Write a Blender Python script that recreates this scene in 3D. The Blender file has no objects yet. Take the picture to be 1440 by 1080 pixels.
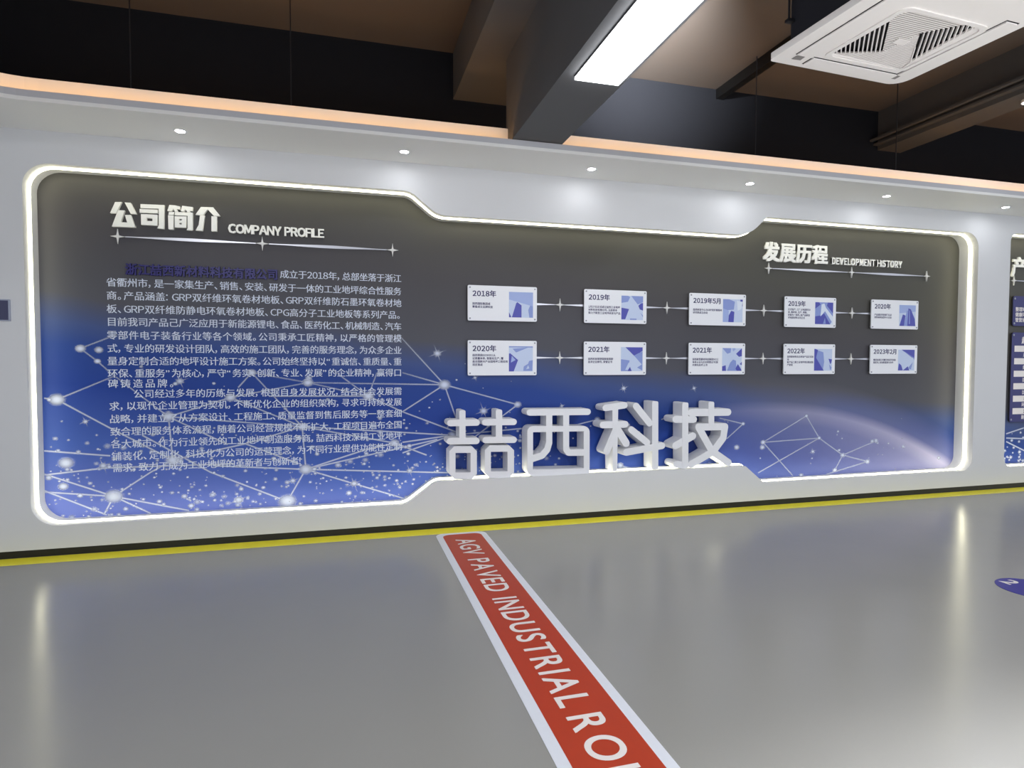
import bpy, bmesh, math, random
from mathutils import Vector, Matrix
from mathutils.geometry import tessellate_polygon

S = bpy.context.scene
COL = S.collection
R = math.radians

# ------------------------------------------------------------------ camera
D, CAMZ = 5.4, 1.442
FPX, YAW, PITCH, ROLL = 857.18, .2688, .0372, .0022
CP = Vector((.0374 * D, -D, CAMZ))
fw = Vector((math.sin(YAW) * math.cos(PITCH), math.cos(YAW) * math.cos(PITCH), -math.sin(PITCH)))
rt = Vector((math.cos(YAW), -math.sin(YAW), 0))
up = rt.cross(fw)
r2 = rt * math.cos(ROLL) + up * math.sin(ROLL)
u2 = up * math.cos(ROLL) - rt * math.sin(ROLL)
cam = bpy.data.cameras.new('camera')
cam.sensor_fit = 'HORIZONTAL'
cam.sensor_width = 36.0
cam.lens = FPX / 1440 * 36.0
cam.clip_start = .05
co = bpy.data.objects.new('camera', cam)
COL.objects.link(co)
mw = Matrix((r2, u2, -fw)).transposed().to_4x4()
mw.translation = CP
co.matrix_world = mw
S.camera = co

# ------------------------------------------------------------------ world, exposure
S.view_settings.view_transform = 'Standard'
S.view_settings.look = 'None'
S.view_settings.gamma = 1
S.view_settings.use_curve_mapping = False
S.view_settings.exposure = 1.0
w = bpy.data.worlds.new('hall')
S.world = w
w.use_nodes = True
w.node_tree.nodes['Background'].inputs[0].default_value = (.82, .88, 1, 1)
w.node_tree.nodes['Background'].inputs[1].default_value = .55
AMB = [  # unseen lamps added for ambient fill, standing for the hall's panel rows: x, y, z, sx, sy, watts
    (-1.6, -6.6, 3.9, .3, 2.4, 75),
    (4.4, -6.6, 3.9, .3, 2.4, 110),
    (8.6, -4.6, 3.9, .3, 2.4, 35),
]
for i, (x, y, z, sx, sy, e) in enumerate(AMB):
    l = bpy.data.lights.new('hall_fill_light', 'AREA')
    l.shape = 'RECTANGLE'
    l.size, l.size_y, l.energy = sx, sy, e
    l.color = (.95, .97, 1)
    o = bpy.data.objects.new('hall_fill_light', l)
    o.location = (x, y, z)
    COL.objects.link(o)

# added lamp hidden beside the boxed beam to brighten the black wall at right
l = bpy.data.lights.new('beam_fill_light', 'AREA')
l.shape, l.size, l.size_y, l.energy, l.color = 'RECTANGLE', .8, .06, 40, (.94, .97, 1)
l.spread = R(50)
o = bpy.data.objects.new('beam_fill_light', l)
o.location = (1.94, -2.1, 3.74)
o.rotation_euler = Vector((-.34, -.92, -.22)).to_track_quat('Z', 'Y').to_euler()
COL.objects.link(o)

# unseen lamp added behind the viewer; its floor bounce lifts the undersides
l = bpy.data.lights.new('bounce_fill_light', 'AREA')
l.shape, l.size, l.energy, l.color = 'SQUARE', .6, 320, (.97, .98, 1)
l.spread = R(85)
o = bpy.data.objects.new('bounce_fill_light', l)
o.location = (2.8, -7.0, 4.0)
COL.objects.link(o)

LED_E, DOWN_E, PANEL_E, COVE_E = 4.0, 52.0, 8.0, 6.0


def at(px, py, y):           # the point a photo pixel shows on a plane y = const
    d = fw + r2 * ((px - 720) / FPX) - u2 * ((py - 540) / FPX)
    return CP + d * ((y - CP.y) / d.y)


def atz(px, py, z):
    d = fw + r2 * ((px - 720) / FPX) - u2 * ((py - 540) / FPX)
    return CP + d * ((z - CP.z) / d.z)


def xz(pts, y):
    return [(p.x, p.z) for p in (at(a, b, y) for a, b in pts)]


# ------------------------------------------------------------------ materials
def lin(c):
    return tuple((v / 255 / 12.92 if v / 255 <= .04045 else ((v / 255 + .055) / 1.055) ** 2.4) for v in c)


def mat(name, rgb, rough=.6, metal=0, emit=0, ecol=None, spec=.5, noise=0, scale=8, bump=0, bscale=60, coat=0):
    """rgb is an sRGB triple 0..255 of the surface's own colour"""
    m = bpy.data.materials.new(name)
    m.use_nodes = True
    nt = m.node_tree
    b = nt.nodes['Principled BSDF']
    c = (*lin(rgb), 1)
    b.inputs['Base Color'].default_value = c
    b.inputs['Roughness'].default_value = rough
    b.inputs['Metallic'].default_value = metal
    b.inputs['Specular IOR Level'].default_value = spec
    b.inputs['Coat Weight'].default_value = coat
    if emit:
        b.inputs['Emission Color'].default_value = (*(ecol or (1, 1, 1)), 1)
        b.inputs['Emission Strength'].default_value = emit
    if noise or bump:
        tc = nt.nodes.new('ShaderNodeTexCoord')
        n = nt.nodes.new('ShaderNodeTexNoise')
        n.inputs['Scale'].default_value = scale
        n.inputs['Detail'].default_value = 4
        nt.links.new(tc.outputs['Object'], n.inputs['Vector'])
        if noise:
            r = nt.nodes.new('ShaderNodeMixRGB')
            r.inputs[1].default_value = (*[v * (1 - noise) for v in c[:3]], 1)
            r.inputs[2].default_value = (*[min(1, v * (1 + noise)) for v in c[:3]], 1)
            nt.links.new(n.outputs['Fac'], r.inputs[0])
            nt.links.new(r.outputs[0], b.inputs['Base Color'])
        if bump:
            n2 = nt.nodes.new('ShaderNodeTexNoise')
            n2.inputs['Scale'].default_value = bscale
            nt.links.new(tc.outputs['Object'], n2.inputs['Vector'])
            bp = nt.nodes.new('ShaderNodeBump')
            bp.inputs['Strength'].default_value = bump
            bp.inputs['Distance'].default_value = .01
            nt.links.new(n2.outputs['Fac'], bp.inputs['Height'])
            nt.links.new(bp.outputs[0], b.inputs['Normal'])
    return m


M = {}
M['wall'] = mat('white_wall_paint', (219, 220, 222), .55, noise=.015, scale=3, bump=.02, bscale=90)
M['soffit'] = mat('white_soffit_paint', (236, 236, 234), .6, noise=.01, scale=3)
M['black_wall'] = mat('black_wall_paint', (32, 33, 37), .9, spec=.05, noise=.06)
M['ceiling'] = mat('dark_ceiling_paint', (98, 90, 84), .9, spec=.1, noise=.06, scale=2)
M['beam'] = mat('charcoal_beam_paint', (92, 93, 96), .75, spec=.3, noise=.06, scale=3)
M['fascia'] = mat('grey_white_fascia_paint', (190, 191, 196), .6)
M['beam_shaded'] = mat('shaded_beam_paint', (80, 79, 79), .8, spec=.2, noise=.06, scale=3)  # darker copy of the beam paint; the right beam's shade is put into the colour
M['floor'] = None
M['black_base'] = mat('black_skirting', (20, 20, 20), .4)
M['yellow'] = mat('yellow_floor_paint', (255, 240, 58), .3, noise=.05, scale=12)
M['letter'] = mat('white_block_letter', (238, 239, 243), .5, noise=.01, scale=6)
M['offwhite'] = mat('off_white_acrylic', (252, 252, 247), .45)
M['darkside'] = mat('letter_return_edge', (40, 40, 42), .5)
M['blue_acrylic'] = mat('navy_acrylic', (24, 14, 104), .35)
M['print'] = mat('printed_text_ink', (214, 222, 238), .7, spec=.2)
M['card'] = mat('satin_white_acrylic', (240, 242, 248), .3)
M['card_edge'] = mat('card_edge', (190, 194, 205), .4)
M['navy_ink'] = mat('navy_ink', (32, 30, 92), .6)
M['steel'] = mat('screw_steel', (150, 152, 160), .3, metal=1)
M['silver'] = mat('polished_silver', (205, 205, 212), .32, metal=.85)
M['star'] = mat('star_white_metal', (226, 226, 226), .4)
M['led'] = mat('led_diffuser', (255, 255, 255), .5, emit=LED_E, ecol=(1, .95, .66))
M['warm_led'] = mat('warm_led_tape', (255, 230, 200), .5, emit=COVE_E, ecol=(1, .5, .15))
M['down'] = mat('downlight_lens', (255, 255, 255), .5, emit=DOWN_E, ecol=(.95, .97, 1))
M['panel'] = mat('panel_light_diffuser', (255, 255, 255), .5, emit=PANEL_E, ecol=(.97, .98, 1))
M['trim'] = mat('white_trim_ring', (235, 235, 235), .4)
M['ac'] = mat('white_ac_plastic', (250, 246, 243), .45, noise=.015, scale=5)
M['ac_grille'] = mat('grey_ac_mesh', (178, 172, 170), .5)
M['ac_dark'] = mat('ac_intake_black', (8, 8, 12), .7)
M['ac_body'] = mat('ac_body_black_foam', (30, 30, 40), .8)
M['ac_grey'] = mat('ac_corner_grey', (140, 136, 134), .5)
M['rod'] = mat('dark_steel_rod', (40, 40, 44), .5, metal=.4)
M['sign_white'] = mat('white_floor_tape', (226, 230, 240), .35, noise=.02, scale=40)
M['sign_red'] = mat('brick_red_floor_vinyl', (182, 56, 22), .42, spec=.3, noise=.05, scale=10)
M['sign_text'] = mat('white_floor_lettering', (238, 232, 230), .35)
M['sign_blue'] = mat('navy_floor_vinyl', (38, 32, 140), .4)
M['board'] = mat('navy_board', (28, 26, 104), .3)
M['board_edge'] = mat('dark_board_edge', (26, 26, 40), .4)
M['plaque'] = mat('slate_blue_plaque', (66, 68, 100), .35)
M['plaque_edge'] = mat('plaque_rim', (160, 166, 186), .35)
M['plaque_ink'] = mat('plaque_dark_ink', (20, 26, 44), .5)


def floor_mat():
    m = mat('grey_epoxy_floor', (152, 151, 148), .2, spec=.42, noise=.03, scale=1.2)
    nt = m.node_tree
    b = nt.nodes['Principled BSDF']
    tc = nt.nodes.new('ShaderNodeTexCoord')
    n = nt.nodes.new('ShaderNodeTexNoise')
    n.inputs['Scale'].default_value = 2.5
    nt.links.new(tc.outputs['Object'], n.inputs['Vector'])
    mr = nt.nodes.new('ShaderNodeMapRange')
    mr.inputs['To Min'].default_value = .16
    mr.inputs['To Max'].default_value = .26
    nt.links.new(n.outputs['Fac'], mr.inputs['Value'])
    nt.links.new(mr.outputs[0], b.inputs['Roughness'])
    n2 = nt.nodes.new('ShaderNodeTexNoise')
    n2.inputs['Scale'].default_value = 5
    nt.links.new(tc.outputs['Object'], n2.inputs['Vector'])
    bp = nt.nodes.new('ShaderNodeBump')
    bp.inputs['Strength'].default_value = .04
    bp.inputs['Distance'].default_value = .02
    nt.links.new(n2.outputs['Fac'], bp.inputs['Height'])
    nt.links.new(bp.outputs[0], b.inputs['Normal'])
    return m


M['floor'] = floor_mat()


def mural_mat():
    """print: charcoal sky, blue lower part, pale planet limb at the right"""
    m = bpy.data.materials.new('printed_space_mural')
    m.use_nodes = True
    nt = m.node_tree
    N, L = nt.nodes, nt.links
    b = N['Principled BSDF']
    b.inputs['Roughness'].default_value = .5
    b.inputs['Specular IOR Level'].default_value = .25
    tc = N.new('ShaderNodeTexCoord')
    sp = N.new('ShaderNodeSeparateXYZ')
    L.new(tc.outputs['Object'], sp.inputs[0])

    def math_(op, a, bb, c=None):
        n = N.new('ShaderNodeMath')
        n.operation = op
        for k, v in enumerate((a, bb, c)):
            if v is None:
                continue
            if isinstance(v, (int, float)):
                n.inputs[k].default_value = v
            else:
                L.new(v, n.inputs[k])
        return n.outputs[0]
    x, z = sp.outputs['X'], sp.outputs['Z']
    nz = N.new('ShaderNodeTexNoise')
    nz.inputs['Scale'].default_value = .7
    nz.inputs['Detail'].default_value = 2
    L.new(tc.outputs['Object'], nz.inputs['Vector'])
    u = math_('MULTIPLY_ADD', x, .115, z)                       # z + .1 x
    u = math_('MULTIPLY_ADD', nz.outputs['Fac'], .35, u)
    mr = N.new('ShaderNodeMapRange')
    mr.inputs['From Min'].default_value = .3
    mr.inputs['From Max'].default_value = 3.3
    L.new(u, mr.inputs['Value'])
    cr = N.new('ShaderNodeValToRGB')
    e = cr.color_ramp.elements
    stops = [(0.0, (98, 114, 192)), (.14, (68, 96, 178)), (.30, (31, 63, 148)), (.41, (36, 67, 142)),
             (.47, (64, 82, 134)), (.54, (82, 83, 92)), (.72, (78, 76, 80)), (.9, (80, 79, 74))]
    e[0].position, e[0].color = stops[0][0], (*lin(stops[0][1]), 1)
    e[1].position, e[1].color = stops[-1][0], (*lin(stops[-1][1]), 1)
    for p, c in stops[1:-1]:
        k = e.new(p)
        k.color = (*lin(c), 1)
    L.new(mr.outputs[0], cr.inputs[0])
    # planet limb: circle of radius 4.6 centred below
    cx, cz, rad = 4.35, -4.05, 5.05
    dx = math_('SUBTRACT', x, cx)
    dz = math_('SUBTRACT', z, cz)
    dist = math_('SQRT', math_('ADD', math_('MULTIPLY', dx, dx), math_('MULTIPLY', dz, dz)), 0)
    dd = math_('SUBTRACT', dist, rad)
    mr2 = N.new('ShaderNodeMapRange')
    mr2.inputs['From Min'].default_value = -.7
    mr2.inputs['From Max'].default_value = .3
    L.new(dd, mr2.inputs['Value'])
    cr2 = N.new('ShaderNodeValToRGB')
    e = cr2.color_ramp.elements
    e[0].position, e[0].color = 0, (.2, .2, .2, 1)
    e[1].position, e[1].color = 1, (0, 0, 0, 1)
    for p, v in ((.5, .36), (.64, .62), (.74, .16)):
        k = e.new(p)
        k.color = (v, v, v, 1)
    L.new(mr2.outputs[0], cr2.inputs[0])
    gx = N.new('ShaderNodeMapRange')
    gx.inputs['From Min'].default_value = 3.3
    gx.inputs['From Max'].default_value = 6.6
    L.new(x, gx.inputs['Value'])
    fac = math_('MULTIPLY', cr2.outputs[0], gx.outputs[0])
    fac = math_('MULTIPLY', fac, 1.3)
    mx = N.new('ShaderNodeMixRGB')
    mx.inputs[2].default_value = (*lin((206, 200, 226)), 1)
    L.new(fac, mx.inputs[0])
    L.new(cr.outputs[0], mx.inputs[1])
    L.new(mx.outputs[0], b.inputs['Base Color'])
    return m


M['mural'] = mural_mat()


def glow_mat(name, rgb):
    """print ink that thins out towards the rim of each dot (alpha attribute)"""
    m = mat(name, rgb, .7, spec=.2)
    nt = m.node_tree
    a = nt.nodes.new('ShaderNodeAttribute')
    a.attribute_name = 'ink'
    nt.links.new(a.outputs['Fac'], nt.nodes['Principled BSDF'].inputs['Alpha'])
    return m


M['ink'] = glow_mat('printed_dot_ink', (224, 232, 252))


# ------------------------------------------------------------------ mesh helpers
class MB:
    def __init__(s):
        s.v, s.f, s.mi, s.ink, s.mats = [], [], [], [], []

    def m(s, name):
        if name not in s.mats:
            s.mats.append(name)
        return s.mats.index(name)

    def add(s, verts, faces, mname, ink=None):
        k = len(s.v)
        i = s.m(mname)
        s.v += [tuple(p) for p in verts]
        s.ink += list(ink) if ink else [1.0] * len(verts)
        s.f += [tuple(a + k for a in f) for f in faces]
        s.mi += [i] * len(faces)

    def box(s, x0, x1, y0, y1, z0, z1, mname, rot=None, piv=None):
        v = [Vector((x, y, z)) for x in (x0, x1) for y in (y0, y1) for z in (z0, z1)]
        if rot:
            q = Matrix.Rotation(rot, 3, 'Z')
            piv = Vector(piv)
            v = [q @ (p - piv) + piv for p in v]
        f = [(0, 1, 3, 2), (4, 6, 7, 5), (0, 4, 5, 1), (2, 3, 7, 6), (0, 2, 6, 4), (1, 5, 7, 3)]
        s.add(v, f, mname)

    def prism(s, loops, a0, a1, mname, axis='y', side=None):
        """loops: outer + holes as 2-D lists; extruded from a0 to a1 along axis"""
        if isinstance(loops[0][0], (int, float)):
            loops = [loops]
        tri = tessellate_polygon([[Vector((p[0], p[1], 0)) for p in l] for l in loops])
        flat = [p for l in loops for p in l]
        n = len(flat)

        def P(p, a):
            return (p[0], a, p[1]) if axis == 'y' else (p[0], p[1], a)
        vs = [P(p, a0) for p in flat] + [P(p, a1) for p in flat]
        cap = []
        for t in tri:
            A, B, C = (flat[i] for i in t)
            cr = (B[0] - A[0]) * (C[1] - A[1]) - (B[1] - A[1]) * (C[0] - A[0])
            if abs(cr) < 1e-12:
                continue
            t = tuple(t) if cr > 0 else tuple(reversed(t))
            # +ccw in (u,v): for axis y faces -y ; for axis z faces +z
            if axis == 'y':
                cap.append(t)
                cap.append(tuple(i + n for i in reversed(t)))
            else:
                cap.append(tuple(reversed(t)))
                cap.append(tuple(i + n for i in t))
        sd = []
        k = 0
        for li, l in enumerate(loops):
            ar = sum(l[i][0] * l[(i + 1) % len(l)][1] - l[(i + 1) % len(l)][0] * l[i][1] for i in range(len(l)))
            ccw = ar > 0
            if li:
                ccw = not ccw
            for i in range(len(l)):
                j = (i + 1) % len(l)
                a, b = k + i, k + j
                q = (a, b, b + n, a + n)
                if (axis == 'y') == ccw:
                    q = tuple(reversed(q))
                sd.append(q)
            k += len(l)
        s.add(vs, cap, mname)
        k0 = len(s.v) - len(vs)
        i = s.m(side or mname)
        s.f += [tuple(a + k0 for a in f) for f in sd]
        s.mi += [i] * len(sd)

    def tube(s, p0, p1, r, mname, n=8):
        p0, p1 = Vector(p0), Vector(p1)
        d = (p1 - p0).normalized()
        a = d.orthogonal().normalized()
        b = d.cross(a)
        v = []
        for p in (p0, p1):
            for i in range(n):
                t = 2 * math.pi * i / n
                v.append(p + a * r * math.cos(t) + b * r * math.sin(t))
        f = [(i, (i + 1) % n, n + (i + 1) % n, n + i) for i in range(n)]
        f += [tuple(reversed(range(n))), tuple(range(n, 2 * n))]
        s.add(v, f, mname)

    def build(s, name, parent=None, origin=(0, 0, 0)):
        me = bpy.data.meshes.new(name)
        o3 = Vector(origin)
        me.from_pydata([Vector(p) - o3 for p in s.v], [], s.f)
        for mn in s.mats:
            me.materials.append(M[mn])
        me.polygons.foreach_set('material_index', s.mi)
        if min(s.ink, default=1) < 1:
            at_ = me.attributes.new('ink', 'FLOAT', 'POINT')
            at_.data.foreach_set('value', s.ink)
        me.update()
        o = bpy.data.objects.new(name, me)
        o.location = o3
        COL.objects.link(o)
        if parent:
            o.parent = parent
            o.matrix_parent_inverse = Matrix.Translation(-parent.location)
        return o


def tag(o, label=None, cat=None, group=None, kind=None):
    if label:
        o['label'] = label
    if cat:
        o['category'] = cat
    if group:
        o['group'] = group
    if kind:
        o['kind'] = kind
    return o


def thing(name, loc, label, cat, group=None):
    o = bpy.data.objects.new(name, None)
    o.empty_display_size = .05
    o.location = loc
    COL.objects.link(o)
    return tag(o, label, cat, group)


def struct(name, mb, label=None):
    return tag(mb.build(name), label, None, None, 'structure')


def fillet(pts, n=10):
    """pts: (x, z, r) corners -> rounded closed polygon"""
    out = []
    N = len(pts)
    for i in range(N):
        p = Vector(pts[i][:2])
        r = pts[i][2]
        a = (Vector(pts[i - 1][:2]) - p)
        b = (Vector(pts[(i + 1) % N][:2]) - p)
        la, lb = a.length, b.length
        a.normalize()
        b.normalize()
        ang = a.angle(b)
        if r <= 0 or ang > math.pi - .01:
            out.append(tuple(p))
            continue
        t = min(r / math.tan(ang / 2), la * .49, lb * .49)
        r = t * math.tan(ang / 2)
        c = p + (a + b).normalized() * (r / math.sin(ang / 2))
        s0 = p + a * t - c
        s1 = p + b * t - c
        a0 = math.atan2(s0.y, s0.x)
        da = math.atan2(s1.y, s1.x) - a0
        while da > math.pi:
            da -= 2 * math.pi
        while da < -math.pi:
            da += 2 * math.pi
        for k in range(n + 1):
            th = a0 + da * k / n
            out.append((c.x + r * math.cos(th), c.y + r * math.sin(th)))
    return out


def offset_loop(loop, d):
    """inset (d>0 towards the inside) of a closed polygon"""
    n = len(loop)
    ar = sum(loop[i][0] * loop[(i + 1) % n][1] - loop[(i + 1) % n][0] * loop[i][1] for i in range(n))
    sg = 1 if ar > 0 else -1
    out = []
    for i in range(n):
        a, b, c = Vector(loop[i - 1]), Vector(loop[i]), Vector(loop[(i + 1) % n])
        t = ((b - a).normalized() + (c - b).normalized())
        t.normalize()
        nrm = Vector((-t.y, t.x)) * sg
        out.append(tuple(b + nrm * d))
    return out


def rrect(x0, x1, z0, z1, r, n=4):
    return fillet([(x0, z0, r), (x1, z0, r), (x1, z1, r), (x0, z1, r)], n)


def capsule(a, b, r, n=6):
    a, b = Vector(a), Vector(b)
    d = (b - a)
    th = math.atan2(d.y, d.x)
    out = []
    for k in range(n + 1):
        t = th - math.pi / 2 + math.pi * k / n
        out.append((b.x + r * math.cos(t), b.y + r * math.sin(t)))
    for k in range(n + 1):
        t = th + math.pi / 2 + math.pi * k / n
        out.append((a.x + r * math.cos(t), a.y + r * math.sin(t)))
    return out


# ------------------------------------------------------------------ lettering helpers
GL = {}


def glyph(ch, depth=0.0, res=2):
    """2-D (or extruded) mesh of one character, size 1, from the built-in font"""
    k = (ch, depth)
    if k not in GL:
        c = bpy.data.curves.new('glyph', 'FONT')
        c.body = ch
        c.size = 1
        c.extrude = depth
        c.resolution_u = 8 if ord(ch) < 128 else res
        o = bpy.data.objects.new('glyph', c)
        COL.objects.link(o)
        dg = bpy.context.evaluated_depsgraph_get()
        dg.update()
        me = bpy.data.meshes.new_from_object(o.evaluated_get(dg))
        vs = [tuple(v.co) for v in me.vertices]
        fs = [tuple(p.vertices) for p in me.polygons]
        x0 = min((v[0] for v in vs), default=0)
        x1 = max((v[0] for v in vs), default=.3)
        y0 = min((v[1] for v in vs), default=0)
        y1 = max((v[1] for v in vs), default=.7)
        bpy.data.objects.remove(o)
        bpy.data.curves.remove(c)
        bpy.data.meshes.remove(me)
        GL[k] = (vs, fs, x0, x1, y0, y1)
    return GL[k]


def wide(t):
    """plain letters and digits in the same typeface as the characters"""
    return ''.join(chr(ord(c) + 0xfee0) if 33 <= ord(c) <= 126 and c != 'I' else c for c in t)


def ink(mb_, ch, fn, mname, bold=0.0, depth=0.0):
    """one character through fn(x, y, z) -> point; bold thickens by overlaying shifted copies"""
    vs, fs = glyph(ch, depth)[:2]
    if bold <= 0:
        sh = [(0, 0)]
    elif bold < .013:
        sh = [(-bold, 0), (bold, 0)]
    else:
        sh = [(bold * a, bold * b) for a, b in ((-1, -.7), (1, -.7), (-1, .7), (1, .7), (0, 0))]
    for q, (dx, dy) in enumerate(sh):
        mb_.add([fn(v[0] + dx, v[1] + dy, v[2] + q * .0012) for v in vs], fs, mname)


NARROW = '，。、：“”！；'


def layout(s, depth=0.0, narrow=.62, gap=.08):
    """[(char, x)], total width, in units of the font size"""
    x, out = 0.0, []
    for ch in s:
        if ch == ' ':
            x += .3
            continue
        x0, x1 = glyph(ch, depth)[2:4]
        if ch in NARROW:
            adv = narrow
            out.append((ch, x + .06 - x0))
        elif ord(ch) > 0x2e80 and not 0xff01 <= ord(ch) <= 0xff5e:
            adv = 1.0
            out.append((ch, x))
        else:
            adv = (x1 - x0) + gap
            out.append((ch, x - x0 + gap / 2))
        x += adv
    return out, x


def put_text(mb, s, x, z, h, mname, y=-.001, width=None, bold=0.0, depth=0.0, sx=1.0, narrow=.62, frame=None, gap=.08):
    """text with its left end at x, baseline z, font size h; width justifies by spacing"""
    lay, tot = layout(s, depth, narrow, gap)
    n = len(lay)
    extra = 0
    if width is not None and n > 1:
        extra = (width - tot * h * sx) / (n - 1)
    for i, (ch, cx) in enumerate(lay):
        ox = x + cx * h * sx + extra * i
        if frame:
            ink(mb, ch, lambda a, b, c: frame(ox + a * h * sx, z + b * h, c * h), mname, bold, depth)
        else:
            ink(mb, ch, lambda a, b, c: (ox + a * h * sx, y - c * h, z + b * h), mname, bold, depth)
    return tot * h * sx + extra * (n - 1)


# ================================================================== SETTING
F = -.22           # front face of the display wall; the mural lies at y = 0
X0, X1 = -3.3, 11.0
ZS = 3.09          # soffit underside
ZC = 4.27          # ceiling
YB = .25           # black wall behind

mb = MB()
mb.box(X0, 14, -9.5, YB, -.1, 0, 'floor')
struct('floor', mb, 'glossy grey epoxy floor')
mb = MB()
mb.box(X0, 14, -9.5, YB, ZC, ZC + .1, 'ceiling')
struct('ceiling', mb, 'dark painted concrete ceiling')
mb = MB()
mb.box(X0, 14, YB, YB + .1, 0, ZC, 'black_wall')
struct('wall_back', mb, 'black wall behind and above the white display wall')
mb = MB()
mb.box(X0 - .1, X0, -9.5, YB, 0, ZC, 'wall')
struct('wall_left', mb, 'white wall at the left')

MUR1 = fillet([(-2.008, 2.859, .17), (.745, 2.859, .16), (.975, 2.676, .22), (4.03, 2.678, .42), (4.235, 2.869, .03),
               (6.979, 2.869, .17), (6.979, .232, .14), (4.255, .228, .03), (4.03, .411, .06), (.955, .411, .16),
               (.70, .225, .16), (-2.008, .225, .17)], 10)
MUR2 = fillet([(7.452, 2.9, .1), (10.6, 2.9, .15), (10.6, .24, .15), (7.452, .24, .13)], 8)
mb = MB()
mb.prism([[(X0, .055), (X1, .055), (X1, ZS), (X0, ZS)], MUR1, MUR2], F, 0, 'wall')
struct('wall_front', mb, 'white display wall with rounded cut-outs around the murals')
mb = MB()
mb.box(X0, X1, F + .012, 0, 0, .055, 'black_base')
struct('baseboard_front', mb, 'black skirting under the white display wall')

# soffit: plate with a curved left end, fascia lip and cove upstand
LIP = -.79


def path(off, x_end=X1):
    """front line of the soffit: straight, curving towards the room at the left; off is behind the lip"""
    cxp, rad = -1.72, .55 + off
    pts = [(x_end, LIP + off)]
    for k in range(0, 15):
        t = R(90) * k / 14
        pts.append((cxp - rad * math.sin(t), LIP - .55 + rad * math.cos(t)))
    pts.append((cxp - rad, -9.4))
    return pts


def band(mbx, o0, o1, z0, z1, mname, xs=None):
    a, b = path(o0), path(o1)
    if xs:     # straight piece only
        mbx.box(xs[0], xs[1], LIP + o0, LIP + o1, z0, z1, mname)
        return
    n = len(a)
    vs = []
    for p, q in zip(a, b):
        vs += [(p[0], p[1], z0), (p[0], p[1], z1), (q[0], q[1], z1), (q[0], q[1], z0)]
    fs = [(3, 2, 1, 0)]
    for i in range(n - 1):
        k = i * 4
        for j in range(4):
            fs.append((k + j, k + (j + 1) % 4, k + 4 + (j + 1) % 4, k + 4 + j))
    fs.append(tuple(4 * (n - 1) + j for j in range(4)))
    mbx.add(vs, fs, mname)


mb = MB()
pp = path(0)
mb.prism(pp + [(X0, -9.4), (X0, 0), (X1, 0)], ZS, ZS + .025, 'soffit', axis='z')
struct('trim_1', mb, 'white soffit projecting from the display wall')
mb = MB()
band(mb, 0, .02, ZS + .025, ZS + .068, 'fascia')
struct('trim_2', mb, 'white fascia lip of the soffit')
BXL, BXR = 1.475, 1.885        # the beam that cuts into the cove
mb = MB()
a = path(.15, BXL)
for (xe, only) in ((BXL, False),):
    b0, b1 = path(.15, xe), path(.19, xe)
    vs, fs = [], []
    for p, q in zip(b0, b1):
        vs += [(p[0], p[1], ZS + .025), (p[0], p[1], 3.293), (q[0], q[1], 3.293), (q[0], q[1], ZS + .025)]
    n = len(b0)
    fs = [(3, 2, 1, 0)] + [(4 * i + j, 4 * i + (j + 1) % 4, 4 * i + 4 + (j + 1) % 4, 4 * i + 4 + j) for i in range(n - 1) for j in range(4)]
    fs.append(tuple(4 * (n - 1) + j for j in range(4)))
    mb.add(vs, fs, 'soffit')
struct('trim_3', mb, 'white cove upstand left of the beam')
mb = MB()
band(mb, .15, .19, ZS + .025, 3.293, 'soffit', (BXR + .005, X1))
struct('trim_4', mb, 'white cove upstand right of the beam')

# beams
mb = MB()
mb.box(1.19, 1.86, -9.4, YB, 3.851, ZC, 'beam')
tag(mb.build('ceiling_beam'), 'broad dark ceiling beam running back to the black wall', 'beam', None, 'structure')
mb = MB()
mb.box(BXL, BXR, -9.4, -.585, 3.164, 3.851, 'beam')
tag(mb.build('ceiling_beam'), 'deep grey boxed beam that carries the panel light', 'beam', None, 'structure')
mb = MB()
mb.box(6.047, 6.37, -9.4, YB, 3.84, ZC, 'beam_shaded')
tag(mb.build('ceiling_beam'), 'dark ceiling beam at the right beyond the air conditioner', 'beam', None, 'structure')
mb = MB()
mb.box(3.95, 4.03, -9.4, YB, 4.17, ZC, 'black_base')
tag(mb.build('ceiling_beam'), 'thin dark ceiling rib left of the air conditioner', 'beam', None, 'structure')

# ================================================================== LIGHT FITTINGS
for nm, xe, lab in (('cove_light_strip', 0, 'warm amber light strip in the cove left of the beam'),
                    ('cove_light_strip', 1, 'warm amber light strip in the cove right of the beam')):
    mb = MB()
    if xe == 0:
        b0, b1 = path(.045, BXL - .01), path(.06, BXL - .01)
        vs = []
        for p, q in zip(b0, b1):
            vs += [(p[0], p[1], ZS + .026), (p[0], p[1], ZS + .036), (q[0], q[1], ZS + .036), (q[0], q[1], ZS + .026)]
        n = len(b0)
        fs = [(3, 2, 1, 0)] + [(4 * i + j, 4 * i + (j + 1) % 4, 4 * i + 4 + (j + 1) % 4, 4 * i + 4 + j) for i in range(n - 1) for j in range(4)]
        fs.append(tuple(4 * (n - 1) + j for j in range(4)))
        mb.add(vs, fs, 'warm_led')
    else:
        mb.box(BXR + .01, X1, LIP + .045, LIP + .06, ZS + .026, ZS + .036, 'warm_led')
    tag(mb.build(nm), lab, 'light strip', 'warm cove light strips')
mb = MB()
mb.box(-2.0, X1, -.12, -.10, ZS + .026, ZS + .036, 'warm_led')
tag(mb.build('cove_light_strip'), 'warm light strip on the wall top behind the cove upstand', 'light strip', 'warm cove light strips')

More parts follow.
